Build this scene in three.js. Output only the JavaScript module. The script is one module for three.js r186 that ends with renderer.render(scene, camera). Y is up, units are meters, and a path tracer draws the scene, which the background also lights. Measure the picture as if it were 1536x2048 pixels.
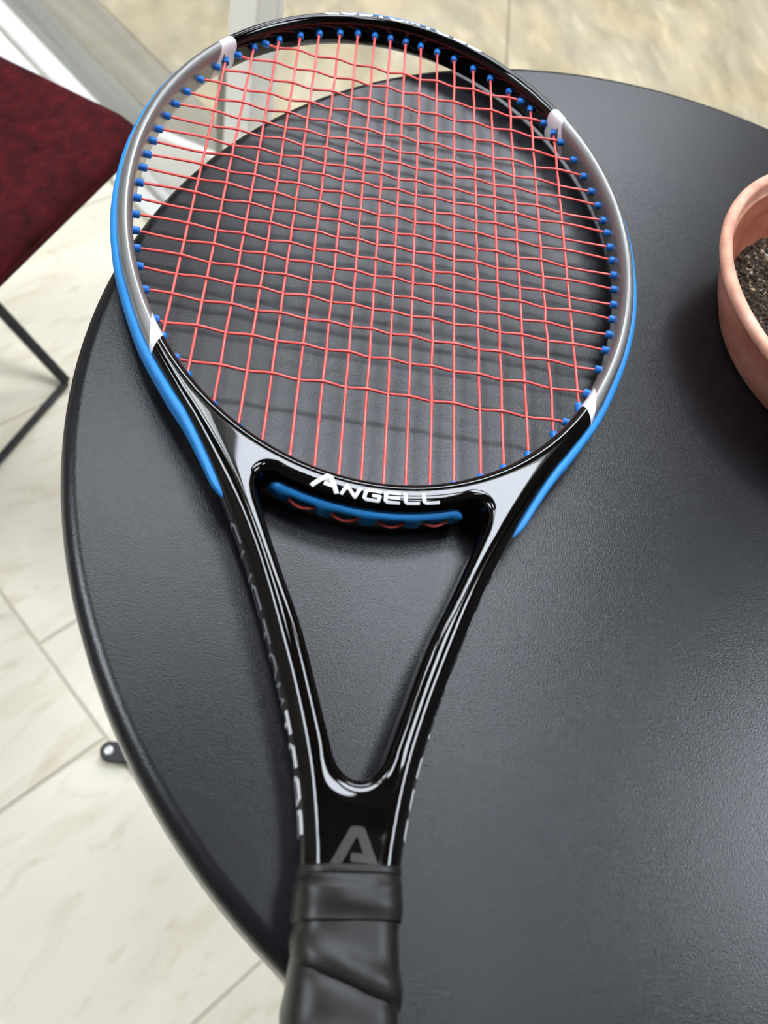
import * as THREE from 'three';
import { mergeGeometries, mergeVertices } from 'three/addons/utils/BufferGeometryUtils.js';
import { RoundedBoxGeometry } from 'three/addons/geometries/RoundedBoxGeometry.js';
import { ImprovedNoise } from 'three/addons/math/ImprovedNoise.js';

// ---------------------------------------------------------------- camera, sky, exposure
const scene = new THREE.Scene();
const H = 0.725;                                   // height of the table top
const TILT = 0.0104, LIFT = 0.012319;              // how the racket lies on the table
const camera = new THREE.PerspectiveCamera(61.95, 1536 / 2048, 0.02, 60);
{
  // rows: right, down, forward of the camera in the racket's own axes
  const R = [[0.97791985, 0.04205455, 0.20470509], [0.13968206, -0.86012379, -0.49058738], [0.15544028, 0.50834877, -0.8470064]];
  const C = [-0.04899772, -0.3505664, 0.29739181];
  const toWorld = new THREE.Matrix4().makeRotationX(-Math.PI / 2 - Math.atan(TILT));
  const v = (a) => new THREE.Vector3(...a).applyMatrix4(toWorld);
  camera.position.copy(v(C)).add(new THREE.Vector3(0, H + LIFT, 0));
  const m = new THREE.Matrix4().makeBasis(v(R[0]), v(R[1]).negate(), v(R[2]).negate());
  camera.quaternion.setFromRotationMatrix(m);
}
camera.focus = 0.41;
camera.userData.fStop = camera.getFocalLength() / 3.0;     // a phone's small aperture
scene.add(camera);
const SKY = new THREE.Color(0.9, 0.965, 1.06);
scene.background = SKY;
scene.backgroundIntensity = 17;
const renderer = new THREE.WebGLRenderer({ antialias: true });
renderer.toneMapping = THREE.LinearToneMapping;
renderer.toneMappingExposure = 1.06;
renderer.shadowMap.enabled = true;

// ---------------------------------------------------------------- helpers
let seed = 7;
const rnd = () => { seed = (seed * 1664525 + 1013904223) % 4294967296; return seed / 4294967296; };
const perlin = new ImprovedNoise();
const noise = (x, y, z = 0) => perlin.noise(x, y, z);
const fbm = (x, y, z, n) => { let s = 0, a = 0.5, f = 1; for (let i = 0; i < n; i++) { s += a * noise(x * f, y * f, z + i * 7.3); a *= 0.5; f *= 2.03; } return s; };
const clamp = (x, a, b) => Math.min(b, Math.max(a, x));
const lerp = (a, b, t) => a + (b - a) * t;
const sstep = (a, b, x) => { const t = clamp((x - a) / (b - a), 0, 1); return t * t * (3 - 2 * t); };
const smax = (a, b, k) => { const h = Math.max(k - Math.abs(a - b), 0) / k; return Math.max(a, b) + h * h * k * 0.25; };
const used = {};
const numbered = (n) => { const k = used[n] = (used[n] ?? -1) + 1; return k ? n + '_' + String(k).padStart(3, '0') : n; };
function tag(o, label, category, group) { o.userData.label = label; o.userData.category = category; if (group) o.userData.group = group; return o; }
function thing(name, label, category, pos = [0, 0, 0], group) { const g = new THREE.Group(); g.name = numbered(name); g.position.set(...pos); tag(g, label, category, group); scene.add(g); return g; }
function part(name, geo, mat, parent, label) { const m = new THREE.Mesh(geo, mat); m.name = name; m.castShadow = m.receiveShadow = true; if (label) m.userData.label = label; if (parent) parent.add(m); return m; }
const partNumber = new Map();
function np(name, parent) { const key = parent.uuid + name, k = (partNumber.get(key) ?? -1) + 1; partNumber.set(key, k); return k ? name + '_' + String(k).padStart(3, '0') : name; }
const piece = (name, geo, mat, parent, label) => part(np(name, parent), geo, mat, parent, label);
function struct(name, geo, mat) { const m = part(name, geo, mat, scene); m.userData.kind = 'structure'; return m; }
function dataTex(w, h, fn, srgb, repeat) {
  const d = new Uint8Array(w * h * 4);
  for (let y = 0; y < h; y++) for (let x = 0; x < w; x++) { const c = fn(x / w, y / h); const k = (y * w + x) * 4; d[k] = clamp(c[0], 0, 255); d[k + 1] = clamp(c[1], 0, 255); d[k + 2] = clamp(c[2], 0, 255); d[k + 3] = 255; }
  const t = new THREE.DataTexture(d, w, h); t.magFilter = t.minFilter = THREE.LinearFilter; t.wrapS = t.wrapT = THREE.RepeatWrapping;
  if (srgb) t.colorSpace = THREE.SRGBColorSpace; if (repeat) t.repeat.set(...repeat); t.needsUpdate = true; return t;
}
// the house's own axes: u runs along the glazed partition, v across it (towards the hall), seen from above
const ALPHA = -0.79961, cU = Math.cos(-ALPHA), sU = Math.sin(-ALPHA);
const uv = (u, v, h = 0) => [u * cU + v * sU, h, u * sU - v * cU];
const house = (geo) => geo.rotateY(ALPHA);
const boxAt = (u0, u1, h0, h1, v0, v1) => house(new THREE.BoxGeometry(u1 - u0, h1 - h0, v1 - v0).translate((u0 + u1) / 2, (h0 + h1) / 2, -(v0 + v1) / 2));
const rboxAt = (u0, u1, h0, h1, v0, v1, r, seg = 2) => house(new RoundedBoxGeometry(u1 - u0, h1 - h0, v1 - v0, seg, r).translate((u0 + u1) / 2, (h0 + h1) / 2, -(v0 + v1) / 2));
const std = (o) => new THREE.MeshStandardMaterial(o);
const phy = (o) => new THREE.MeshPhysicalMaterial(o);
const tubeBetween = (a, b, r, seg = 8) => { const A = new THREE.Vector3(...a), B = new THREE.Vector3(...b), d = B.clone().sub(A); const g = new THREE.CylinderGeometry(r, r, d.length(), seg); g.applyQuaternion(new THREE.Quaternion().setFromUnitVectors(new THREE.Vector3(0, 1, 0), d.normalize())); return g.translate(...A.add(B).multiplyScalar(0.5).toArray()); };

// ---------------------------------------------------------------- the room
const wallMat = std({ color: 0x827d74, roughness: 0.9 });
const whitePlastic = phy({ color: 0xfbfaf5, roughness: 0.35, clearcoat: 0.3, clearcoatRoughness: 0.2 });
const groutMat = std({ color: 0xcdc4b0, roughness: 0.95 });
const U0 = -2.6, U1 = 2.7, V0 = -2.4, VP = 0.36, VP1 = 0.40, V1 = 3.4, HC = 2.6;
{
  // pale stone tiles, 60 x 30 cm, laid half over
  const tex = [];
  for (let k = 0; k < 3; k++) tex.push(dataTex(512, 512, (x, y) => {
    const X = x * 2.4, Y = y * 1.2, w = fbm(X * 2 + 3, Y * 2, k * 9.1, 4);
    const cloud = fbm(X * 3 + w * 1.5, Y * 4, 3 + k * 5, 5), streak = fbm(X * 2.2 + 1.2 * w, Y * 16 + w * 3, 11 + k * 4, 5);
    const spot = Math.max(0, fbm(X * 9 + w * 3, Y * 22, 31 + k, 4) - 0.16) * 3.2;
    const warm = Math.max(0, streak - 0.05) * 1.5 + spot * 0.7;
    const l = 1 + cloud * 0.07 - warm * 0.09;
    return [240 * l, (232 - warm * 8) * l, (211 - warm * 20) * l];
  }, true));
  const mats = tex.map((t) => phy({ map: t, roughness: 0.42, clearcoat: 0.15, clearcoatRoughness: 0.25 }));
  const floor = struct('floor', boxAt(U0, U1, -0.12, -0.0015, V0, 0.401), groutMat);
  const JT = 0.002, T = 0.01;
  const tileGeo = (w, d, k) => { const g = new RoundedBoxGeometry(w, T, d, 1, 0.0012); const p = g.attributes.position, n = g.attributes.normal, q = new Float32Array(p.count * 2); const ox = (k * 0.37) % 1, oy = (k * 0.61) % 1; for (let i = 0; i < p.count; i++) { q[2 * i] = (p.getZ(i) + 0.31) / 1.2 * 1.0 + ox; q[2 * i + 1] = (p.getX(i) + 0.16) / 0.62 + oy; } g.setAttribute('uv', new THREE.BufferAttribute(q, 2)); return g; };
  const rows = [[-0.19, 0.317, -0.5], [-0.79, -0.19, -0.055], [-1.39, -0.79, -0.5], [-1.99, -1.39, -0.055], [V0, -1.99, -0.5]];
  rows.forEach(([v0, v1, u00], r) => {
    const first = u00 - 0.302 * Math.ceil((u00 - U0) / 0.302);
    const variants = [0, 1, 2, 3, 4, 5].map((k) => tileGeo(0.302 - 2 * JT, v1 - v0 - 2 * JT, k + r * 1.7));
    for (let u = first, i = 0; u < U1; u += 0.302, i++) {
      const k = (i * 5 + r * 3 + 1) % 6; let g = variants[k]; let ua = u, ub = u + 0.302;
      if (ua < U0 || ub > U1) { ua = Math.max(ua, U0); ub = Math.min(ub, U1); if (ub - ua < 0.03) continue; g = tileGeo(ub - ua - 2 * JT, v1 - v0 - 2 * JT, k); }
      const m = piece('tile', g, mats[(i + r * 2) % 3], floor); m.rotation.y = ALPHA; m.position.set(...uv((ua + ub) / 2, (v0 + v1) / 2, -T / 2));
    }
  });
  // threshold: two white rails with a groove
  struct('trim_1', rboxAt(U0, U1, -0.001, 0.010, 0.322, 0.3565, 0.004), whitePlastic);
  struct('trim_2', rboxAt(U0, U1, -0.001, 0.014, 0.3635, 0.401, 0.004), whitePlastic);
  // behind it a dark stone sill and a lighter kerb
  const sillTex = dataTex(512, 256, (x, y) => { const c = fbm(x * 18, y * 4, 5, 5), b = fbm(x * 60, y * 30, 9, 3); const l = 1 + c * 0.45 + b * 0.12; return [108 * l, 107 * l, 100 * l]; }, true);
  const kerbTex = dataTex(512, 256, (x, y) => { const c = fbm(x * 22, y * 5, 15, 5), b = fbm(x * 60, y * 30, 19, 3); const l = 1 + c * 0.4 + b * 0.1; return [128 * l, 123 * l, 112 * l]; }, true);
  struct('trim_3', rboxAt(U0, U1, -0.05, 0.002, 0.402, 0.472, 0.002), std({ map: sillTex, roughness: 0.5 }));
  struct('trim_4', rboxAt(U0, U1, -0.05, 0.000, 0.474, 0.57, 0.002), std({ map: kerbTex, roughness: 0.6 }));
  // beyond: warm travertine in big slabs
  const trav = dataTex(1024, 1024, (x, y) => {
    const X = x * 4, Y = y * 4, a = 0.62, p = X * Math.cos(a) + Y * Math.sin(a), q = -X * Math.sin(a) + Y * Math.cos(a), w = fbm(X, Y, 2, 4);
    const c = fbm(p * 1.3 + w, q * 4 + w * 2, 4, 5), d = fbm(p * 4 + w * 2, q * 9, 8, 4), e = Math.max(0, fbm(p * 3, q * 10 + w * 2, 21, 4) - 0.1);
    const l = 1 + c * 0.24 + d * 0.18 + e * 0.5, s = fbm(X * 2.2, Y * 2.2, 40, 3);
    return [172 * l, (159 + s * 8) * l, (132 + s * 20) * l];
  }, true);
  const hallMat = phy({ map: trav, roughness: 0.35, clearcoat: 0.2, clearcoatRoughness: 0.25 });
  const hall = struct('floor_2', boxAt(U0, U1, -0.12, -0.011, 0.57, V1), groutMat);
  // slabs 1.2 x 2.4 m laid parallel to the world's z axis, clipped to the hall
  const clipPoly = (poly, f) => { const o = []; poly.forEach((p, i) => { const q = poly[(i + 1) % poly.length], a = f(p), b = f(q); if (a >= 0) o.push(p); if (a * b < 0) { const t = a / (a - b); o.push([lerp(p[0], q[0], t), lerp(p[1], q[1], t)]); } }); return o; };
  const inv = ([x, z]) => [x * cU + z * sU, x * sU - z * cU];
  for (let ix = -4; ix < 5; ix++) for (let iz = -3; iz < 3; iz++) {
    const j = 0.0015, x0 = 0.362 + ix * 1.2 + j, x1 = 0.362 + (ix + 1) * 1.2 - j, z0 = -0.35 + iz * 2.4 + (ix & 1 ? 1.2 : 0) * 0 + j, z1 = z0 + 2.4 - 2 * j, sk = 0.06;
    let poly = [[x0 - sk * (z0 + 1.5), z0], [x1 - sk * (z0 + 1.5), z0], [x1 - sk * (z1 + 1.5), z1], [x0 - sk * (z1 + 1.5), z1]].map(inv);
    for (const f of [(p) => p[0] - U0, (p) => U1 - p[0], (p) => p[1] - 0.572, (p) => V1 - p[1]]) if (poly.length) poly = clipPoly(poly, f);
    if (poly.length < 3) continue;
    const s = new THREE.Shape(poly.map(([u, v]) => new THREE.Vector2(u, v)));
    const g = new THREE.ExtrudeGeometry(s, { depth: 0.010, bevelEnabled: false }).rotateX(-Math.PI / 2).translate(0, -0.0105, 0);
    const p = g.attributes.position, t = new Float32Array(p.count * 2); for (let i = 0; i < p.count; i++) { t[2 * i] = (p.getX(i) + ix * 0.37) / 1.6; t[2 * i + 1] = (p.getZ(i) + iz * 0.53) / 1.6; }
    g.setAttribute('uv', new THREE.BufferAttribute(t, 2));
    piece('slab', house(g), hallMat, hall);
  }
  // walls, ceiling with a roof light
  const W = 0.2;
  struct('wall_left', boxAt(U0 - W, U0, -0.12, HC + W, V0 - W, V1 + W), wallMat);
  struct('wall_right', boxAt(U1, U1 + W, -0.12, HC + W, V0 - W, V1 + W), wallMat);
  struct('wall_front', boxAt(U0, U1, -0.12, HC, V0 - W, V0), wallMat);
  struct('wall_back', boxAt(U0, U1, -0.12, HC, V1, V1 + W), wallMat);
  // partition over and beside the opening
  const sh = new THREE.Shape([[1.7, 0], [U1, 0], [U1, HC], [U0, HC], [U0, 2.56], [1.7, 2.56]].map((a) => new THREE.Vector2(...a)));
  struct('wall_partition', house(new THREE.ExtrudeGeometry(sh, { depth: 0.08, bevelEnabled: false }).translate(0, 0, -0.42)), wallMat);
  const cs = new THREE.Shape([[U0, V0], [U1, V0], [U1, V1], [U0, V1]].map((a) => new THREE.Vector2(...a)));
  for (const o of ROOF_LIGHTS()) cs.holes.push(new THREE.Path(o.map((q) => new THREE.Vector2(...q))));
  struct('ceiling', house(new THREE.ExtrudeGeometry(cs, { depth: W, bevelEnabled: false }).rotateX(-Math.PI / 2).translate(0, HC, 0)), std({ color: 0x7a7468, roughness: 0.8 }));
  ROOF_LIGHTS().forEach((o, i) => {
    const gs = o.map((p, k) => { const q = o[(k + 1) % 4]; const g = new THREE.BoxGeometry(0.04, 0.05, Math.hypot(q[0] - p[0], q[1] - p[1])); g.rotateY(Math.atan2(q[0] - p[0], -(q[1] - p[1]))); return house(g.translate((p[0] + q[0]) / 2, HC + 0.12, -(p[1] + q[1]) / 2)); });
    struct('window_' + (i + 1), mergeGeometries(gs), whitePlastic);
  });
}
function ROOF_LIGHTS() {      // outlines in the house's axes
  const rect = (a, b, c, d) => [[a, c], [b, c], [b, d], [a, d]];
  const world = (x0, x1, z0, z1) => [[x0, z0], [x1, z0], [x1, z1], [x0, z1]].map(([x, z]) => [x * cU + z * sU, x * sU - z * cU]);
  return [world(-0.9, 0.95, -1.4, -0.86), world(-0.4, 1.5, -3.15, -2.3), world(1.45, 2.55, -0.6, 0.3), world(0.38, 0.74, -0.78, -0.2), rect(0.28, 0.85, 0.12, 0.32), rect(-0.9, -0.5, -0.05, 0.25), rect(-2.0, -0.8, -2.1, -0.95)];
}
// the glazed door leaf: stile, bottom rail, pane
{
  const g = [rboxAt(-0.597, -0.544, 0.012, 2.55, 0.362, 0.394, 0.003), rboxAt(-0.553, -0.543, 0.012, 2.55, 0.390, 0.402, 0.003)];
  const leaf = struct('door_1', mergeGeometries(g.map((x) => x.toNonIndexed ? x : x)), whitePlastic);
  piece('bottom_rail', rboxAt(U0, -0.597, 0.012, 0.017, 0.3675, 0.399, 0.002), whitePlastic, leaf);
  piece('top_rail', rboxAt(U0, -0.597, 2.50, 2.55, 0.366, 0.394, 0.003), whitePlastic, leaf);
  const s = new THREE.Shape(); s.moveTo(-0.597, 0.02); s.lineTo(-0.597, 0.19); s.bezierCurveTo(-0.64, 0.165, -0.72, 0.13, -0.80, 0.10); s.bezierCurveTo(-0.84, 0.085, -0.85, 0.05, -0.85, 0.02); s.closePath();
  piece('corner_bracket', house(new THREE.ExtrudeGeometry(s, { depth: 0.012, bevelEnabled: true, bevelSize: 0.003, bevelThickness: 0.003, bevelSegments: 2, curveSegments: 12 }).translate(0, 0, -0.389)), whitePlastic, leaf);
  piece('seal', rboxAt(-0.626, -0.5965, 0.13, 0.36, 0.372, 0.386, 0.002), std({ color: 0x85837a, roughness: 0.8 }), leaf, 'grey strip beside the door stile');
  piece('pane', boxAt(U0, -0.603, 0.016, 2.50, 0.392, 0.396), phy({ color: 0xf6f5f2, roughness: 0.0, transmission: 1, thickness: 0, ior: 1.5 }), leaf);
}

// ---------------------------------------------------------------- round table
const TC = [0.1664, 0.1041], TR = 0.2995;
{
  const table = thing('bistro_table', 'round dark grey metal table with a finely textured top, racket and pot on it', 'table', [TC[0], 0, TC[1]]);
  const bump = dataTex(1024, 1024, (x, y) => { const a = noise(x * 96, y * 96, 1) + 0.7 * noise(x * 170, y * 170, 5) + 0.35 * noise(x * 330, y * 330, 8); const v = 128 + 75 * a; return [v, v, v]; });
  bump.repeat.set(9, 9);
  const speck = dataTex(1024, 1024, (x, y) => { const a = fbm(x * 7, y * 7, 3, 4) * 0.10, s = noise(x * 240, y * 240, 12) > 0.83 && noise(x * 31, y * 31, 4) > 0.25 ? 1.7 : 1; const l = (1 + a) * s; return [23 * l, 24 * l, 28 * l]; }, true);
  speck.repeat.set(3, 3);
  const topMat = phy({ map: speck, roughness: 0.27, bumpMap: bump, bumpScale: 0.0001, specularIntensity: 0.85 });
  const edge = [], r = 0.0072, th = 0.02;
  for (const q of [0.0001, 0.04, 0.08, 0.12, 0.16, 0.2, 0.24, 0.27, TR - r]) edge.push([q, 0]);
  for (let i = 1; i <= 12; i++) { const a = i / 12 * Math.PI / 2; edge.push([TR - r + r * Math.sin(a), -r + r * Math.cos(a)]); }
  edge.push([TR, -th], [TR - 0.0005, -th - 0.0008], [TR - 0.0025, -th - 0.0008], [TR - 0.003, -th], [TR - 0.003, -r], [TR - 0.008, -0.004], [0.0001, -0.004]);
  const g = new THREE.LatheGeometry(edge.map((e) => new THREE.Vector2(...e)), 180);
  { const p = g.attributes.position, t = g.attributes.uv; for (let i = 0; i < p.count; i++) t.setXY(i, p.getX(i) / TR / 2 + 0.5, p.getZ(i) / TR / 2 + 0.5); }
  const top = part('tabletop', g, topMat, table); top.position.y = H;
  const metal = phy({ color: 0x1b1b1c, roughness: 0.5, bumpMap: bump, bumpScale: 0.0002 });
  const pole = new THREE.LatheGeometry([[0.0001, 0.012], [0.05, 0.012], [0.05, 0.018], [0.03, 0.03], [0.024, 0.05], [0.022, 0.07], [0.022, H - 0.06], [0.03, H - 0.03], [0.10, H - 0.008], [0.10, H - 0.0045], [0.0001, H - 0.0045]].map((e) => new THREE.Vector2(...e)), 40);
  part('pole', pole, metal, table);
  const s = new THREE.Shape(); const w = 0.0103; s.moveTo(0.0, -w); s.lineTo(0.332, -w); s.absarc(0.332, 0, w, -Math.PI / 2, Math.PI / 2, false); s.lineTo(0, w); s.closePath();
  const foot = new THREE.ExtrudeGeometry(s, { depth: 0.006, bevelEnabled: true, bevelSize: 0.001, bevelThickness: 0.001, bevelSegments: 2, curveSegments: 16 }).rotateX(-Math.PI / 2).translate(0, 0.006, 0);
  const screw = new THREE.LatheGeometry([[0.0001, 0.0022], [0.0012, 0.002], [0.0018, 0.001], [0.0022, 0.0024], [0.0046, 0.002], [0.0056, 0.0004], [0.0056, -0.001]].map((e) => new THREE.Vector2(...e)), 20);
  const glide = new THREE.CylinderGeometry(0.008, 0.0095, 0.006, 20);
  const steel = std({ color: 0xd8d8d6, roughness: 0.35, metalness: 0.7 }), rubber = std({ color: 0x111111, roughness: 0.8 });
  for (let i = 0; i < 4; i++) {
    const f = piece('foot', foot, metal, table); f.rotation.y = Math.PI + 0.02 + i * Math.PI / 2;
    const a = part('screw', screw, steel, f); a.position.set(0.333, 0.0132, 0.0);
    const b = part('glide', glide, rubber, f); b.position.set(0.333, 0.003, 0);
  }
}
// ---------------------------------------------------------------- tennis racket (built in millimetres in its own axes: x across, y towards the tip, z up)
{
  const racket = thing('tennis_racket', 'black, silver and blue tennis racket strung in red, lying across the dark table', 'tennis racket', [0, H + LIFT, 0]);
  racket.rotation.x = -Math.PI / 2 - Math.atan(TILT);
  const S = 0.001;
  const lacquer = phy({ color: 0x040405, roughness: 0.6, specularIntensity: 0, clearcoat: 1, clearcoatRoughness: 0.035 });
  const silver = phy({ color: 0x868583, roughness: 0.4, metalness: 0.6, clearcoat: 1, clearcoatRoughness: 0.06 });
  const whitePaint = phy({ color: 0xe8e8ea, roughness: 0.4, clearcoat: 1, clearcoatRoughness: 0.05 });
  const bluePlastic = phy({ color: 0x2c8cd8, roughness: 0.42, specularIntensity: 0.6 });
  const grommetBlue = phy({ color: 0x1a78d6, roughness: 0.4 });
  const stringMat = phy({ color: 0xf65f5a, roughness: 0.32, clearcoat: 0.4, clearcoatRoughness: 0.2 });

  // --- plan outlines
  const HA = 124.6, HBT = 157, HBB = 167.4, HY = 5;
  const holePt = (a) => { const s = Math.sin(a), c = Math.cos(a); return [HA * c, HY + (s > 0 ? HBT : HBB) * s]; };
  const holeNormal = (a) => { const s = Math.sin(a), c = Math.cos(a), b = s > 0 ? HBT : HBB; const n = [c / HA, s / b], l = Math.hypot(...n); return [n[0] / l, n[1] / l]; };
  const off = (a, d) => { const p = holePt(a), n = holeNormal(a); return [p[0] + n[0] * d, p[1] + n[1] * d]; };
  const spline = (pts, closed, n) => new THREE.CatmullRomCurve3(pts.map((p) => new THREE.Vector3(p[0], p[1], 0)), closed, 'centripetal').getPoints(n).map((p) => [p.x, p.y]);
  const HW = 7.4;
  const rightHalf = [];
  for (let a = 90; a >= -27; a -= 3) rightHalf.push(off(a * Math.PI / 180, HW + 0.8 * sstep(60, 90, a)));
  rightHalf.push([103.0, -107], [87.0, -132], [77.6, -146], [60.2, -177.2], [47.2, -205], [35.6, -235], [27.4, -258.8], [21.2, -281], [17.6, -302], [16.6, -313], [16.2, -330], [16.2, -400]);
  const rh = spline(rightHalf, false, 700);
  const outer = [...rh, ...rh.slice().reverse().map(([x, y]) => [-x, y])];
  const hole = []; for (let i = 0; i < 480; i++) hole.push(holePt(i / 480 * 2 * Math.PI));
  const tr = [];
  for (let a = -90; a <= -73; a += 4) tr.push(off(a * Math.PI / 180, 11.6));
  tr.push([41.5, -165.2], [45.0, -165.6], [47.2, -169], [46.6, -174.5], [43.6, -183], [34.2, -206], [24.0, -229.5], [15.9, -253.4], [10.6, -269.5], [8.3, -276], [4.6, -280.7], [0, -282.2]);
  const trFull = [...tr, ...tr.slice(1, -1).reverse().map(([x, y]) => [-x, y])];
  const throat = spline(trFull, true, 520); throat.pop();
  function makeDist(poly) {
    const n = poly.length, cell = 12, map = new Map();
    const inside = (x, y) => { let c = false; for (let i = 0, j = n - 1; i < n; j = i++) { const [xi, yi] = poly[i], [xj, yj] = poly[j]; if ((yi > y) !== (yj > y) && x < (xj - xi) * (y - yi) / (yj - yi) + xi) c = !c; } return c; };
    return (x, y) => { let m = 1e9; for (let i = 0, j = n - 1; i < n; j = i++) { const [ax, ay] = poly[j], [bx, by] = poly[i]; const dx = bx - ax, dy = by - ay; const t = clamp(((x - ax) * dx + (y - ay) * dy) / (dx * dx + dy * dy + 1e-12), 0, 1); const ex = ax + t * dx - x, ey = ay + t * dy - y; const d = ex * ex + ey * ey; if (d < m) m = d; } return (inside(x, y) ? 1 : -1) * Math.sqrt(m); };
  }
  const dOuter = makeDist(outer), dHole = makeDist(hole), dThroat = makeDist(throat);
  // --- distance grids
  const CS = 0.8, X0 = -140.8, X1 = 140.8, Y0 = -326.4, Y1 = 181.6, Z0 = -12, Z1 = 12;
  const nx = Math.round((X1 - X0) / CS) + 1, ny = Math.round((Y1 - Y0) / CS) + 1, nz = Math.round((Z1 - Z0) / CS) + 1;
  const gO = new Float32Array(nx * ny), gI = new Float32Array(nx * ny);
  for (let j = 0; j < ny; j++) for (let i = 0; i < nx; i++) {
    const x = X0 + i * CS, y = Y0 + j * CS, k = j * nx + i;
    const r = Math.hypot(x / HA, (y - HY) / (y > HY ? HBT : HBB));
    if (r < 0.86 || (y > -60 && r > 1.18)) { gO[k] = r < 1 ? 20 : -20; gI[k] = r < 1 ? -20 : 20; continue; }
    gO[k] = dOuter(x, y); gI[k] = Math.min(-dHole(x, y), -dThroat(x, y));
  }
  const samp = (g, x, y) => { const fx = clamp((x - X0) / CS, 0, nx - 1.001), fy = clamp((y - Y0) / CS, 0, ny - 1.001), i = Math.floor(fx), j = Math.floor(fy), a = fx - i, b = fy - j, k = j * nx + i; return (g[k] * (1 - a) + g[k + 1] * a) * (1 - b) + (g[k + nx] * (1 - a) + g[k + nx + 1] * a) * b; };
  const ZH = 10;
  const ell = (d, z, rx, rz) => { const u = Math.max(0, 1 - d / rx), w = Math.max(0, (z - (ZH - rz)) / rz); return (Math.sqrt(u * u + w * w) - 1) * Math.min(rx, rz); };
  function fld(dout, din, y, z) {
    z = Math.abs(z);
    const wa = sstep(-125, -205, y);
    const vb = Math.exp(-(((y + 287) / 9) ** 2)) * wa, fin = ell(din, z, lerp(lerp(4.6, 3.9, wa), 9.5, vb), lerp(lerp(6.5, 5.5, wa), 3.6, vb));
    let fo = ell(dout, z, 4.6, 6.5);
    if (wa > 0) {
      const ch = (-(dout - 5.2) * 6.2 + (z - 9.85) * 4.9) / 7.9;
      const fa = smax(ch, smax(-dout, z - ZH, 1.2), 1.3);
      fo = lerp(fo, fa, wa);
    }
    return smax(fin, fo, 2.2);
  }
  const F = (x, y, z) => fld(samp(gO, x, y), samp(gI, x, y), y, z);
  const grad = (x, y, z, e = 0.7) => { const g = [F(x + e, y, z) - F(x - e, y, z), F(x, y + e, z) - F(x, y - e, z), F(x, y, z + e) - F(x, y, z - e)], l = Math.hypot(...g) || 1; return [g[0] / l, g[1] / l, g[2] / l, l / (2 * e)]; };
  // --- surface nets
  const pos = [], quads = [], idOf = new Map();
  {
    const val = new Float32Array(nx * ny * nz);
    for (let k = 0; k < nz; k++) for (let j = 0; j < ny; j++) for (let i = 0; i < nx; i++) val[(k * ny + j) * nx + i] = fld(gO[j * nx + i], gI[j * nx + i], Y0 + j * CS, Z0 + k * CS);
    const at = (i, j, k) => val[(k * ny + j) * nx + i];
    const vert = new Int32Array(nx * ny * nz).fill(-1);
    const C = [[0, 0, 0], [1, 0, 0], [0, 1, 0], [1, 1, 0], [0, 0, 1], [1, 0, 1], [0, 1, 1], [1, 1, 1]], Ed = [[0, 1], [2, 3], [4, 5], [6, 7], [0, 2], [1, 3], [4, 6], [5, 7], [0, 4], [1, 5], [2, 6], [3, 7]];
    for (let k = 0; k < nz - 1; k++) for (let j = 0; j < ny - 1; j++) for (let i = 0; i < nx - 1; i++) {
      let m = 0; const v = []; for (let c = 0; c < 8; c++) { const q = at(i + C[c][0], j + C[c][1], k + C[c][2]); v.push(q); if (q < 0) m |= 1 << c; }
      if (m === 0 || m === 255) continue;
      let n = 0, sx = 0, sy = 0, sz = 0;
      for (const [a, b] of Ed) { if ((v[a] < 0) === (v[b] < 0)) continue; const t = v[a] / (v[a] - v[b]); sx += lerp(C[a][0], C[b][0], t); sy += lerp(C[a][1], C[b][1], t); sz += lerp(C[a][2], C[b][2], t); n++; }
      vert[(k * ny + j) * nx + i] = pos.length; pos.push([X0 + (i + sx / n) * CS, Y0 + (j + sy / n) * CS, Z0 + (k + sz / n) * CS]);
    }
    const vid = (i, j, k) => vert[(k * ny + j) * nx + i];
    for (let k = 1; k < nz - 1; k++) for (let j = 1; j < ny - 1; j++) for (let i = 1; i < nx - 1; i++) {
      const s = at(i, j, k) < 0;
      if (s !== at(i + 1, j, k) < 0) { const q = [vid(i, j - 1, k - 1), vid(i, j, k - 1), vid(i, j, k), vid(i, j - 1, k)]; quads.push(s ? q : q.reverse()); }
      if (s !== at(i, j + 1, k) < 0) { const q = [vid(i - 1, j, k - 1), vid(i - 1, j, k), vid(i, j, k), vid(i, j, k - 1)]; quads.push(s ? q : q.reverse()); }
      if (s !== at(i, j, k + 1) < 0) { const q = [vid(i - 1, j - 1, k), vid(i, j - 1, k), vid(i, j, k), vid(i - 1, j, k)]; quads.push(s ? q : q.reverse()); }
    }
  }
  const nor = pos.map((p) => { for (let t = 0; t < 4; t++) { const g = grad(...p), d = clamp(F(...p) / Math.max(g[3], 0.3), -0.4, 0.4); p[0] -= g[0] * d; p[1] -= g[1] * d; p[2] -= g[2] * d; } const g = grad(...p); return [g[0], g[1], g[2]]; });
  for (let it = 0; it < 4; it++) {                                                 // soften facets of the shading
    const acc = nor.map((n) => [n[0] * 2, n[1] * 2, n[2] * 2]);
    for (const q of quads) for (let k = 0; k < 4; k++) { const a = acc[q[k]], b = nor[q[(k + 1) % 4]]; a[0] += b[0]; a[1] += b[1]; a[2] += b[2]; }
    acc.forEach((a, i) => { const l = Math.hypot(...a) || 1; nor[i] = [a[0] / l, a[1] / l, a[2] / l]; });
  }
  // --- cut the shell along painted borders
  const wrap = (p) => { const di = samp(gI, p[0], p[1]), dd = samp(gO, p[0], p[1]); return [clamp(di / Math.max(0.5, di + dd), 0, 1), p[2]]; };
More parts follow.
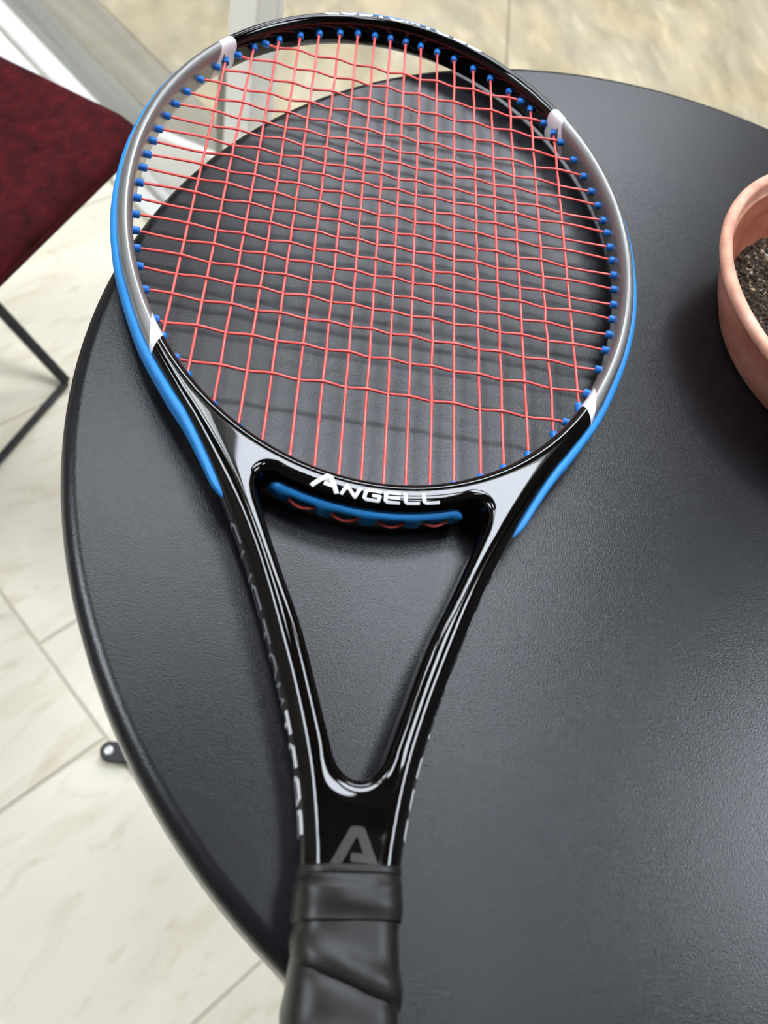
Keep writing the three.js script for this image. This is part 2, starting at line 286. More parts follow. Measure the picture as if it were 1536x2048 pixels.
  const upperW = (p) => { const [r, z] = wrap(p), psi = r * 8 + z, y = p[1]; const t = (psi + 9) / 25, a = y - (91 + 16.5 * t), b = (109 + 4.5 * t) - y; const tri = Math.abs(y - (101.2 + 3.5 * t)) - Math.max(0, 5 - psi) * 0.33; return Math.min(a, b, psi < 5.5 ? tri + 0.01 : 9); };
  const lowerW = (p) => { const [r] = wrap(p), y = p[1]; return Math.min((-91 - 22 * r) - y, y - (-104 - 11 * r)); };
  const whiteF = (p) => p[1] > 0 ? upperW(p) : lowerW(p);
  const silverF = (p) => { const [r, z] = wrap(p), psi = r * 8 + z; return p[1] > 0 ? (100 + 10 * (psi + 9) / 25) - p[1] : p[1] - (-98 - 16 * r); };
  const V = pos.map((p, i) => ({ p, n: nor[i] }));
  let tris = []; for (const q of quads) { const [a, b, c, d] = q.map((i) => V[i]); tris.push([a, b, c], [a, c, d]); }
  function cut(list, f) {
    const A = [], B = [], mem = new Map(); const val = (v) => { let q = mem.get(v); if (q === undefined) { q = f(v.p); mem.set(v, q); } return q; };
    for (const t of list) {
      const s = t.map(val);
      if (s.every((q) => q >= 0)) { A.push(t); continue; } if (s.every((q) => q < 0)) { B.push(t); continue; }
      const P = [], N = [];
      for (let i = 0; i < 3; i++) { const j = (i + 1) % 3; (s[i] >= 0 ? P : N).push(t[i]); if ((s[i] >= 0) !== (s[j] >= 0)) { const k = s[i] / (s[i] - s[j]); const m = { p: t[i].p.map((q, w) => lerp(q, t[j].p[w], k)), n: t[i].n.map((q, w) => lerp(q, t[j].n[w], k)) }; P.push(m); N.push(m); } }
      for (let i = 1; i < P.length - 1; i++) A.push([P[0], P[i], P[i + 1]]); for (let i = 1; i < N.length - 1; i++) B.push([N[0], N[i], N[i + 1]]);
    }
    return [A, B];
  }
  function build(list) {
    const ids = new Map(), P = [], N = [], I = [];
    for (const t of list) for (const v of t) { let k = ids.get(v); if (k === undefined) { k = P.length / 3; ids.set(v, k); P.push(v.p[0] * S, v.p[1] * S, v.p[2] * S); N.push(...v.n); } I.push(k); }
    const g = new THREE.BufferGeometry(); g.setAttribute('position', new THREE.Float32BufferAttribute(P, 3)); g.setAttribute('normal', new THREE.Float32BufferAttribute(N, 3)); g.setIndex(I); return g;
  }
  const near = (t) => { const y = t[0].p[1]; return (y > 70 && y < 130) || (y < -80 && y > -125 && Math.abs(t[0].p[0]) > 80); };
  const zone = tris.filter(near), rest0 = tris.filter((t) => !near(t));
  const [whites, others] = cut(zone, whiteF);
  const sil = others.concat(rest0.filter((t) => Math.abs(t[0].p[0]) > 60 && t[0].p[1] < 131 && t[0].p[1] > -126));
  const blackRest = rest0.filter((t) => !(Math.abs(t[0].p[0]) > 60 && t[0].p[1] < 131 && t[0].p[1] > -126));
  const [silverT, blackT] = cut(sil, silverF);
  { const bl = blackT.concat(blackRest); part('frame', build(bl.filter((t) => t[0].p[1] < 0)), lacquer, racket, 'glossy black throat and shaft of the frame'); part('frame_tip', build(bl.filter((t) => t[0].p[1] >= 0)), lacquer, racket, 'glossy black tip of the frame'); }
  for (const s of [-1, 1]) part(np('side_panel', racket), build(silverT.filter((t) => t[0].p[0] * s > 0)), silver, racket, 'silver painted side of the frame');
  for (const s of [-1, 1]) for (const q of [-1, 1]) part(np('emblem', racket), build(whites.filter((t) => t[0].p[0] * s > 0 && t[0].p[1] * q > 0)), whitePaint, racket, 'white painted emblem on the frame');

  // --- blue bumper guard in the outer groove
  function ring(path, profile, taper, closedEnds = true) {
    const P = [], I = [], n = path.length, m = profile.length;
    path.forEach((c, i) => {
      const a = path[Math.max(0, i - 1)], b = path[Math.min(n - 1, i + 1)], tx = b[0] - a[0], ty = b[1] - a[1], l = Math.hypot(tx, ty), nxn = -ty / l, nyn = tx / l, k = taper(i / (n - 1), i);
      for (const [o, z] of profile) { const oo = (k.o ?? 1) * (o + 1.6) - 1.6; P.push((c[0] + nxn * oo) * S, (c[1] + nyn * oo) * S, (z * (k.z ?? 1) + (k.dz ?? 0)) * S); }
    });
    for (let i = 0; i < n - 1; i++) for (let j = 0; j < m; j++) { const a = i * m + j, b = i * m + (j + 1) % m, c = a + m, d = b + m; I.push(a, c, b, b, c, d); }
    for (let j = 1; j < m - 1; j++) { I.push(0, j, j + 1); const e = (n - 1) * m; I.push(e, e + j + 1, e + j); }
    const g = new THREE.BufferGeometry(); g.setAttribute('position', new THREE.Float32BufferAttribute(P, 3)); g.setIndex(I); g.computeVertexNormals(); return g;
  }
  {
    const cutY = -179, right = rh.filter((p) => p[1] > cutY), path = [...right.slice().reverse(), ...right.slice(1).map(([x, y]) => [-x, y])];
    // path runs from the right arm over the tip to the left arm; outward is to its right
    const prof = [[-1.6, -5.4], [0.9, -5.6], [2.2, -4.9], [2.8, -2.9], [2.4, 0], [2.8, 2.9], [2.2, 4.9], [0.9, 5.6], [-1.6, 5.4]].map(([o, z]) => [o, z]);
    const flip = path.slice().reverse().map(([x, y]) => [x, y]);
    const len = flip.length;
    const g = ring(flip, prof, (t) => { const e = Math.min(t, 1 - t) * 2, w = sstep(0, 0.05, e); return { o: (0.75 + 0.25 * w) * Math.sqrt(clamp(e / 0.006, 0.05, 1)) * (1 + 0.12 * (1 - sstep(0.02, 0.1, e))) * lerp(1, 0.74, sstep(0.15, 0.4, e)) * (1 + 0.5 * sstep(0.8, 1, e)), z: (0.15 + 0.85 * Math.sqrt(clamp(e / 0.035, 0, 1))) * (0.8 + 0.2 * sstep(0.05, 0.2, e)) * (1 + 0.3 * sstep(0.7, 0.95, e)), dz: 2.6 * (1 - sstep(0, 0.12, e)) }; });
    part('bumper_guard', g, bluePlastic, racket, 'bright blue bumper guard round the outer edge');
  }
  // --- blue strip under the bridge with its four string loops
  {
    const a0 = -90 - 17.6, a1 = -90 + 16.2, path = []; const N = 90;
    for (let i = 0; i <= N; i++) path.push(off(lerp(a1, a0, i / N) * Math.PI / 180, 11.6));
    const loops = [-27.5, -9.6, 9.4, 28];                                    // x of the loops
    const xs = path.map((p) => p[0]);
    const P = [], prof = [[-2, 1.9], [0.6, 2.1], [1.7, 1.2], [2.2, -0.8], [2.0, -3.4], [1.5, -7.4], [0.6, -8.6], [-2, -8.4]];
    const notch = (x) => Math.max(...loops.map((l) => sstep(7.2, 5.2, Math.abs(x - l))));
    const n = path.length, m = prof.length, I = [];
    path.forEach((c, i) => { const p = path[Math.max(0, i - 1)], q = path[Math.min(n - 1, i + 1)], tx = q[0] - p[0], ty = q[1] - p[1], l = Math.hypot(tx, ty); const ox = -(-ty / l), oy = -(tx / l); const e = Math.min(i, N - i) / N, k = Math.sqrt(sstep(0, 0.06, e)); const w = notch(c[0]);
      prof.forEach(([o, z]) => { const low = z < -2 ? 1 : 0, oo = o - low * w * 1.9 * (o > 0 ? 1 : 0), s = (ox * c[0] + oy * (c[1] - HY)) > 0 ? 1 : -1; P.push((c[0] + s * ox * oo) * S, (c[1] + s * oy * oo) * S, (-3 + (z + 3) * (0.35 + 0.65 * k)) * S); }); });
    for (let i = 0; i < n - 1; i++) for (let j = 0; j < m; j++) { const a = i * m + j, b = i * m + (j + 1) % m, c = a + m, d = b + m; I.push(a, b, c, b, d, c); }
    for (let j = 1; j < m - 1; j++) { I.push(0, j + 1, j); const e = (n - 1) * m; I.push(e, e + j, e + j + 1); }
    const g = new THREE.BufferGeometry(); g.setAttribute('position', new THREE.Float32BufferAttribute(P, 3)); g.setIndex(I); g.computeVertexNormals();
    const strip = part('throat_strip', g, bluePlastic, racket, 'blue grommet strip under the bridge');
    for (const l of loops) { const pts = []; for (let i = 0; i <= 10; i++) { const x = l + lerp(-5.6, 5.6, i / 10); const al = -Math.acos(clamp(x / (HA + 11.6), -1, 1)); const [px, py] = off(al, 11.6 + 0.2 + 1.5 * Math.sin(i / 10 * Math.PI)); pts.push(new THREE.Vector3(px * S, py * S, (-5.0 - 1.2 * Math.sin(i / 10 * Math.PI)) * S)); }
      piece('string_loop', new THREE.TubeGeometry(new THREE.CatmullRomCurve3(pts), 20, 0.62 * S, 7), stringMat, strip, 'red string loop in the strip'); }
  }
  // --- strings and grommets
  const wk = [87.95, 100.18, 107.69, 112.3, 115.38, 117.65, 119.91, 121.72, 122.35, 122.9, 122.74, 122.38, 121.18, 119.41, 116.76, 113.02, 107.87, 101.24, 90.54, 75.84];
  const yk = [-110.33, -90.73, -74.57, -61.17, -50.12, -39.06, -28.44, -17.31, -6.53, 4.58, 14.7, 25.48, 35.34, 46.89, 57.89, 69.85, 82.61, 96.45, 111.44, 127.6];
  const xm = [96.5, 82.87, 69.93, 58.25, 47.47, 35.36, 24.71, 14.34, 4.75];
  const mains = [...xm.map((x) => -x), ...xm.slice().reverse()];
  const yAt = (x, up) => HY + (up ? HBT : -HBB) * Math.sqrt(1 - (x / HA) ** 2);
  const xAt = (y) => HA * Math.sqrt(1 - ((y - HY) / (y > HY ? HBT : HBB)) ** 2);
  const RS = 0.68;
  const string = (name, pts) => piece(name, new THREE.TubeGeometry(new THREE.CatmullRomCurve3(pts.map((p) => new THREE.Vector3(p[0] * S, p[1] * S, p[2] * S)), false, 'centripetal'), pts.length * 3, RS * S, 7), stringMat, racket);
  mains.forEach((x, i) => {
    const y0 = yAt(x, false), y1 = yAt(x, true), pts = [[x, y0 - 1, 0]];
    yk.forEach((y, j) => { if (y > y0 + 4 && y < y1 - 4) pts.push([x + 0.12 * Math.sin(i * 7 + j * 3), y, ((i + j) % 2 ? 1 : -1) * 0.38]); });
    pts.push([x, y1 + 1, 0]); string('main_string', pts);
  });
  yk.forEach((y, j) => {
    const w = xAt(y), pts = [[-w - 1, y, 0]];
    mains.forEach((x, i) => { if (Math.abs(x) < w - 4) pts.push([x, y + 0.15 * Math.sin(j * 5 + i * 2.3), ((i + j) % 2 ? -1 : 1) * 0.75]); });
    pts.push([w + 1, y, 0]); string('cross_string', pts);
  });
  const gGeo = new THREE.LatheGeometry([[0.0001, 2.5], [1.75, 2.5], [1.85, 1.5], [1.85, -2.2], [1.72, -2.75], [1.35, -3.1], [0.75, -3.15], [0.7, -2.4], [0.0001, -2.4]].map(([r, y]) => new THREE.Vector2(r * S, y * S)), 18);
  function grommet(x, y, dx, dy) { const m = piece('grommet', gGeo, grommetBlue, racket); m.position.set(x * S, y * S, 0); m.quaternion.setFromUnitVectors(new THREE.Vector3(0, 1, 0), new THREE.Vector3(dx, dy, 0).normalize()); }
  for (const x of mains) { grommet(x, yAt(x, true), 0.12 * Math.sign(x) * Math.abs(x) / 60, 1); grommet(x, yAt(x, false), 0.1 * Math.sign(x) * Math.abs(x) / 60, -1); }
  for (const y of yk) { const s = (y - HY) / 160 * 0.25; grommet(xAt(y), y, 1, s); grommet(-xAt(y), y, -1, s); }

  // --- lettering, drawn as strokes in a wide technical alphabet
  const GL = {
    A: [[[0, 1], [0.46, 0.06], [0.6, 0.06], [1, 1]], [[0.42, 0.62], [0.8, 0.62]]], N: [[[0, 1], [0.22, 0.05], [0.75, 0.95], [0.98, 0]]],
    G: [[[1, 0.05], [0.25, 0.05], [0.06, 0.22], [0, 0.8], [0.15, 0.95], [0.85, 0.95], [0.92, 0.52], [0.45, 0.52]]], E: [[[1, 0.05], [0.2, 0.05], [0.03, 0.2], [0, 0.8], [0.15, 0.95], [0.95, 0.95]], [[0.05, 0.5], [0.92, 0.5]]],
    L: [[[0.03, 0], [0, 0.8], [0.15, 0.95], [1, 0.95]]], C: [[[1, 0.05], [0.2, 0.05], [0, 0.25], [0, 0.75], [0.2, 0.95], [1, 0.95]]],
    U: [[[0, 0], [0, 0.75], [0.2, 0.95], [0.8, 0.95], [1, 0.75], [1, 0]]], S: [[[1, 0.05], [0.15, 0.05], [0, 0.2], [0.05, 0.45], [0.9, 0.52], [1, 0.75], [0.85, 0.95], [0, 0.95]]],
    T: [[[0, 0.05], [1, 0.05]], [[0.5, 0.05], [0.5, 1]]], O: [[[0.2, 0.05], [0.8, 0.05], [1, 0.25], [1, 0.75], [0.8, 0.95], [0.2, 0.95], [0, 0.75], [0, 0.25], [0.2, 0.05]]],
    M: [[[0, 1], [0.12, 0.05], [0.5, 0.75], [0.88, 0.05], [1, 1]]], 9: [[[1, 0.52], [0.15, 0.52], [0, 0.4], [0.05, 0.15], [0.2, 0.05], [0.85, 0.05], [1, 0.25], [1, 0.8], [0.85, 0.95], [0.1, 0.95]]], 5: [[[1, 0.05], [0.05, 0.05], [0, 0.45], [0.85, 0.45], [1, 0.6], [0.95, 0.85], [0.8, 0.95], [0, 0.95]]],
  };
  function letters(W, Hh, runs) {   // runs: [char, x, y, w, h, line, colour]
    const cv = document.createElement('canvas'); cv.width = W; cv.height = Hh; const c = cv.getContext('2d');
    for (const [ch, x, y, w, h, lw, col] of runs) { c.strokeStyle = col; c.lineWidth = lw; c.lineJoin = 'round'; c.lineCap = 'butt'; for (const st of GL[ch]) { c.beginPath(); st.forEach(([a, b], i) => (i ? c.lineTo(x + a * w, y + b * h) : c.moveTo(x + a * w, y + b * h))); c.stroke(); } }
    const t = new THREE.CanvasTexture(cv); t.colorSpace = THREE.SRGBColorSpace; return t;
  }
  const march = (o, d) => { let t = 0; for (let i = 0; i < 200; i++) { const q = F(o[0] + d[0] * t, o[1] + d[1] * t, o[2] + d[2] * t); if (q < 0.02) break; t += Math.max(0.02, q * 0.6); if (t > 30) break; } return [o[0] + d[0] * t, o[1] + d[1] * t, o[2] + d[2] * t]; };
  function decal(name, label, tex, nu, nv, rayAt, rough = 0.3, lift = 0.07) {
    const P = [], T = [], N = [], I = [];
    for (let j = 0; j <= nv; j++) for (let i = 0; i <= nu; i++) { const [o, d] = rayAt(i / nu, j / nv), q = march(o, d), g = grad(...q); P.push((q[0] + g[0] * lift) * S, (q[1] + g[1] * lift) * S, (q[2] + g[2] * lift) * S); N.push(g[0], g[1], g[2]); T.push(i / nu, 1 - j / nv); }
    for (let j = 0; j < nv; j++) for (let i = 0; i < nu; i++) { const a = j * (nu + 1) + i, b = a + 1, c = a + nu + 1, d = c + 1; I.push(a, c, b, b, c, d); }
    const g = new THREE.BufferGeometry(); g.setAttribute('position', new THREE.Float32BufferAttribute(P, 3)); g.setAttribute('normal', new THREE.Float32BufferAttribute(N, 3)); g.setAttribute('uv', new THREE.Float32BufferAttribute(T, 2)); g.setIndex(I);
    const m = phy({ map: tex, alphaTest: 0.5, transparent: false, roughness: rough, specularIntensity: 0.1, clearcoat: 0.6, clearcoatRoughness: 0.08, side: THREE.DoubleSide });
    return piece(name, g, m, racket, label);
  }
  // name on the bridge
  {
    const W = 1200, Hh = 240, c = '#f4f4f6', L = 33; const runs = [['A', 20, 24, 230, 196, 42, c], ['N', 285, 92, 165, 122, L, c], ['G', 490, 92, 150, 122, L, c], ['E', 680, 92, 140, 122, L, c], ['L', 862, 88, 130, 126, L, c], ['L', 1035, 88, 140, 126, L, c]];
    const tex = letters(W, Hh, runs), xa = -25.4, xb = 26.6;
    decal('lettering', 'white maker lettering on the bridge', tex, 110, 22, (s, t) => { const x = lerp(xa, xb, s), al = -Math.acos(clamp(x / (HA + 5.8), -1, 1)), c0 = off(al, 5.8), n = holeNormal(al), ph = lerp(111, 52, t) * Math.PI / 180, o = Math.cos(ph) * 14, z = Math.sin(ph) * 16; const O = [c0[0] + n[0] * o, c0[1] + n[1] * o, z], l = Math.hypot(o, z); return [O, [-n[0] * o / l, -n[1] * o / l, -z / l]]; });
  }
  // model name along both arms
  {
    const W = 2000, Hh = 200, g = '#8b8d8f', w = '#e6e6e8'; const runs = []; let x = 20;
    for (const ch of 'CUSTOM') { runs.push([ch, x, 26, 135, 150, 17, g]); x += 182; }
    for (const ch of 'TC95') { runs.push([ch, x, 26, 150, 150, 30, w]); x += 205; }
    const tex = letters(W, Hh, runs);
    const arm = rh.filter((p) => p[1] < -185 && p[1] > -305);
    const at = (s) => { const f = s * (arm.length - 1), i = Math.min(arm.length - 2, Math.floor(f)), k = f - i; const a = arm[i], b = arm[i + 1]; const tx = b[0] - a[0], ty = b[1] - a[1], l = Math.hypot(tx, ty); return [[lerp(a[0], b[0], k), lerp(a[1], b[1], k)], [-ty / l, tx / l]]; };
    for (const sd of [-1, 1]) decal('lettering', sd < 0 ? 'grey and white model lettering on the left arm' : 'grey and white model lettering on the right arm', tex, 200, 16, (s, t) => { const [p, n] = at(s); const o = n[0] > 0 ? n : [-n[0], -n[1]]; const z = sd < 0 ? lerp(5.6, -6.8, t) : lerp(-6.5, 5.7, t); return [[sd * (p[0] + o[0] * 3), p[1] + o[1] * 3, z], [-sd * o[0], -o[1], 0]]; });
  }
  // model name round the tip
  {
    const W = 2000, Hh = 160, w = '#f0f0f2'; const runs = []; let x = 20; for (const ch of 'CUSTOM') { runs.push([ch, x, 20, 150, 120, 42, w]); x += 196; } for (const ch of 'TC95') { runs.push([ch, x, 20, 150, 120, 50, w]); x += 196; }
    const tex = letters(W, Hh, runs);
    decal('lettering', 'white model lettering over the tip of the frame', tex, 140, 14, (s, t) => { const x = lerp(-46, 52, s), al = Math.acos(clamp(x / (HA + 4.6), -1, 1)), c0 = off(al, 4.6), n = holeNormal(al), ph = lerp(68, 102, t) * Math.PI / 180, o = Math.cos(ph) * 14, z = Math.sin(ph) * 16, l = Math.hypot(o, z); return [[c0[0] + n[0] * o, c0[1] + n[1] * o, z], [-n[0] * o / l, -n[1] * o / l, -z / l]]; });
  }
  // dark grey emblem above the grip
  {
    const tex = letters(300, 300, [['A', 26, 22, 250, 278, 54, '#454440']]);
    decal('logo', 'dark grey letter emblem above the grip', tex, 20, 20, (s, t) => [[lerp(-9.6, 9.0, s), lerp(-297.0, -312.8, t), 14], [0, 0, -1]], 0.5);
  }
  // --- grip
  {
    const rubber = phy({ color: 0x1d1c1a, roughness: 0.4, specularIntensity: 0.7 });
    const lump = (a, y) => 0.12 * noise(Math.cos(a) * 2, Math.sin(a) * 2, y * 0.09) ;
    const oct = (a, hw, hh) => { const c = Math.cos(a), s = Math.sin(a), e = 3.1; const r = 1 / Math.pow(Math.pow(Math.abs(c) / hw, e) + Math.pow(Math.abs(s) / hh, e), 1 / e); return r; };
    function tubeY(ys, radius) { const n = ys.length, m = 96, P = [], I = []; ys.forEach((y, i) => { for (let j = 0; j < m; j++) { const a = j / m * 2 * Math.PI, q = radius(a, y, i); P.push(Math.cos(a) * q[0] * S + (q[3] || 0) * S, (y + (q[2] || 0)) * S, Math.sin(a) * q[0] * S); } }); for (let i = 0; i < n - 1; i++) for (let j = 0; j < m; j++) { const a = i * m + j, b = i * m + (j + 1) % m, c = a + m, d = b + m; I.push(a, b, c, b, d, c); } const g = new THREE.BufferGeometry(); g.setAttribute('position', new THREE.Float32BufferAttribute(P, 3)); g.setIndex(I); g.computeVertexNormals(); return g; }
    // rubber collar: thin lip, then a bulge
    const cy = []; for (let y = -309.6; y >= -326.2; y -= 0.25) cy.push(y);
    const collar = tubeY([cy[0], ...cy, cy[cy.length - 1]], (a, y, i) => {
      const t = (-309.6 - y), base = oct(a, 16.6, 13.2), lip = t < 2.2 ? 0.5 * Math.sqrt(clamp(t / 0.4, 0, 1)) : 0.35 * (1 - sstep(2.2, 2.8, t)) + 0.1, bul = sstep(2.2, 7, t) * 1.15 - 0.5 * sstep(10, 16, t), wave = 0.25 * Math.sin(a * 2 + t * 0.5) + lump(a, y) * 2.2, end = t > 15.8 ? -0.7 * sstep(15.8, 16.5, t) : 0;
      const r = base + lip + bul + wave * sstep(2.6, 5, t) + end; const open = (i === 0 || i === cy.length + 1) ? 0.75 : 1; return [r * open, 0, 0.5 * Math.sin(a + 0.4) * sstep(0, 3, t) * 0 + 0.7 * Math.cos(a) * (t < 3 ? 1 : 1) + (i === 0 ? 0 : 0), -0.4];
    });
    part('grip_collar', collar, rubber, racket, 'black rubber collar at the top of the grip');
    const gy = []; for (let y = -323; y >= -352; y -= 0.3) gy.push(y); for (let y = -353; y >= -490; y -= 0.8) gy.push(y);
    const pitch = 22;
    const grip = tubeY([-322.9, ...gy], (a, y, i) => {
      // upper face: a = 90 deg; the seam climbs to the left (-x)
      let w = a - Math.PI / 2; if (w > Math.PI) w -= 2 * Math.PI;                    // 0 on top, + to the left
      const ys = -343.0 + w * 4.9;                                                   // first seam at this angle
      let k = (ys - y) / pitch; k = k - Math.floor(k);                               // 0 just below a seam, 1 just above the next
      const wide = lerp(16.6, 17.5, sstep(-325, -350, y)), base = oct(a, wide, lerp(13.2, 14.2, sstep(-328, -350, y)));
      const sideK = 0.35 + 0.65 * Math.abs(Math.sin(a)); const up = 1.35 * Math.exp(-((((1 - k) * pitch - 4.5) / 4.0) ** 2)) + 0.35 * sstep(0.15, 0.9, k) - 0.75 * Math.exp(-(((k * pitch) / 2.6) ** 2)) - 0.5 * sstep(0.93, 0.99, k);
      return [(base + up * 0.9 * sideK * sstep(-325, -331, y) + lump(a, y) * 1.6) * (i === 0 ? 0.7 : 1), 0, 0, -0.3];
    });
    part('grip_tape', grip, rubber, racket, 'black wrapped grip tape');
    const cap = new THREE.LatheGeometry([[16.9, 0], [18.4, -1], [18.9, -6], [18.4, -11], [15, -12.6], [0.01, -12.9]].map(([r, y]) => new THREE.Vector2(r * S, y * S)), 48);
    const b = part('butt_cap', cap, rubber, racket); b.position.y = -0.489; b.scale.z = 0.9;
  }
}

// ---------------------------------------------------------------- plant pot with dry soil
{
  const PX = 0.2743, PZ = 0.0186, RR = 0.10566, RB = 0.0852, PH = 0.0427;
  const clay = dataTex(512, 256, (x, y) => { const a = fbm(Math.cos(x * 6.283) * 4, Math.sin(x * 6.283) * 4, y * 6, 5), b = fbm(Math.cos(x * 6.283) * 14, Math.sin(x * 6.283) * 14, y * 20, 3); const l = 1 + a * 0.28 + b * 0.08; return [200 * l, (128 + a * 30) * l, (104 + a * 34) * l]; }, true);
  const pot = thing('plant_pot', 'shallow terracotta coloured pot of dry soil at the right edge of the table', 'plant pot', [PX, H, PZ]);
  const m = phy({ map: clay, roughness: 0.55, sheen: 0.1 });
  const rimMat = phy({ map: dataTex(512, 64, (x, y) => { const a = fbm(Math.cos(x * 6.283) * 9, Math.sin(x * 6.283) * 9, y * 3, 5); const l = 1 + a * 0.22; return [226 * l, (168 + a * 20) * l, (142 + a * 24) * l]; }, true), roughness: 0.6 });
  const L = (pts) => new THREE.LatheGeometry(pts.map((p) => new THREE.Vector2(...p)), 120);
  const hgt = PH;
  part('bowl', L([[0.0001, 0.0005], [RB - 0.003, 0.0005], [RB - 0.0008, 0.0012], [RB, 0.003], [RB + 0.0055, 0.011], [RB + 0.0115, 0.023], [RR - 0.004, 0.034], [RR - 0.0035, 0.036]]), m, pot);
  part('rim', L([[RR - 0.0035, 0.0355], [RR - 0.0008, 0.037], [RR, 0.039], [RR, hgt - 0.0018], [RR - 0.0012, hgt - 0.0003], [RR - 0.003, hgt], [RR - 0.005, hgt - 0.0004], [RR - 0.0062, hgt - 0.002], [RR - 0.0066, 0.036], [RR - 0.0085, 0.0345]]), rimMat, pot, 'paler rounded rim of the pot');
  part('inner_wall', L([[RR - 0.0085, 0.0345], [RR - 0.0092, 0.0325], [RR - 0.0108, 0.0318], [RR - 0.0125, 0.026], [RR - 0.0128, 0.0235], [RR - 0.0138, 0.023], [RB + 0.0028, 0.0115], [RB - 0.004, 0.004], [0.0001, 0.004]]), phy({ map: clay, roughness: 0.6, color: 0xd8c4b8 }), pot);
  // soil: a lumpy bed and loose crumbs
  const soil = new THREE.Group();
  const bedTex = dataTex(512, 512, (x, y) => { const a = fbm(x * 30, y * 30, 2, 5), b = noise(x * 140, y * 140, 5); const l = 1 + a * 0.9 + b * 0.35; return [54 * l, 42 * l, 31 * l]; }, true);
  const g = new THREE.PlaneGeometry(0.19, 0.19, 150, 150).rotateX(-Math.PI / 2);
  const ht = (x, z) => 0.0112 + 0.005 * fbm(x * 22, z * 22, 3, 3) + 0.004 * fbm(x * 120, z * 120, 7, 3);
  { const p = g.attributes.position; for (let i = 0; i < p.count; i++) { let x = p.getX(i), z = p.getZ(i); const r = Math.hypot(x, z), R = 0.0868; if (r > R) { x *= R / r; z *= R / r; } p.setXYZ(i, x, Math.max(0.0055, ht(x, z) - (r > R - 0.001 ? 0.002 : 0)), z); } g.computeVertexNormals(); }
  const bed = part(numbered('potting_soil'), g, std({ map: bedTex, roughness: 0.95 }), scene);
  bed.position.set(PX, H, PZ); bed.userData.kind = 'stuff'; tag(bed, 'dark brown crumbly soil filling the terracotta pot', 'soil');
  const ico = new THREE.DodecahedronGeometry(1, 0), N = 8000;
  const inst = new THREE.InstancedMesh(ico, std({ color: 0xffffff, roughness: 0.95 }), N); inst.name = 'crumbs'; inst.userData.kind = 'stuff'; inst.castShadow = inst.receiveShadow = true;
  const q = new THREE.Quaternion(), e = new THREE.Euler(), M = new THREE.Matrix4(), col = new THREE.Color();
  for (let i = 0; i < N; i++) {
    const a = rnd() * 6.283, r = 0.0855 * Math.sqrt(rnd()), x = Math.cos(a) * r, z = Math.sin(a) * r, s = 0.0004 + 0.0012 * rnd() ** 2.5;
    e.set(rnd() * 6, rnd() * 6, rnd() * 6); q.setFromEuler(e); M.compose(new THREE.Vector3(x, Math.max(0.006, ht(x, z)) + s * 0.3, z), q, new THREE.Vector3(s * (0.8 + rnd() * 0.5), s, s * (0.8 + rnd() * 0.5))); inst.setMatrixAt(i, M);
    const t = rnd(); const k = rnd(); if (t < 0.84) col.setRGB(0.03 + 0.05 * k, 0.022 + 0.034 * k, 0.014 + 0.02 * k); else if (t < 0.98) col.setRGB(0.24 + 0.2 * k, 0.18 + 0.15 * k, 0.11 + 0.1 * k); else col.setRGB(0.6, 0.55, 0.45); inst.setColorAt(i, col);
  }
  bed.add(inst);
}

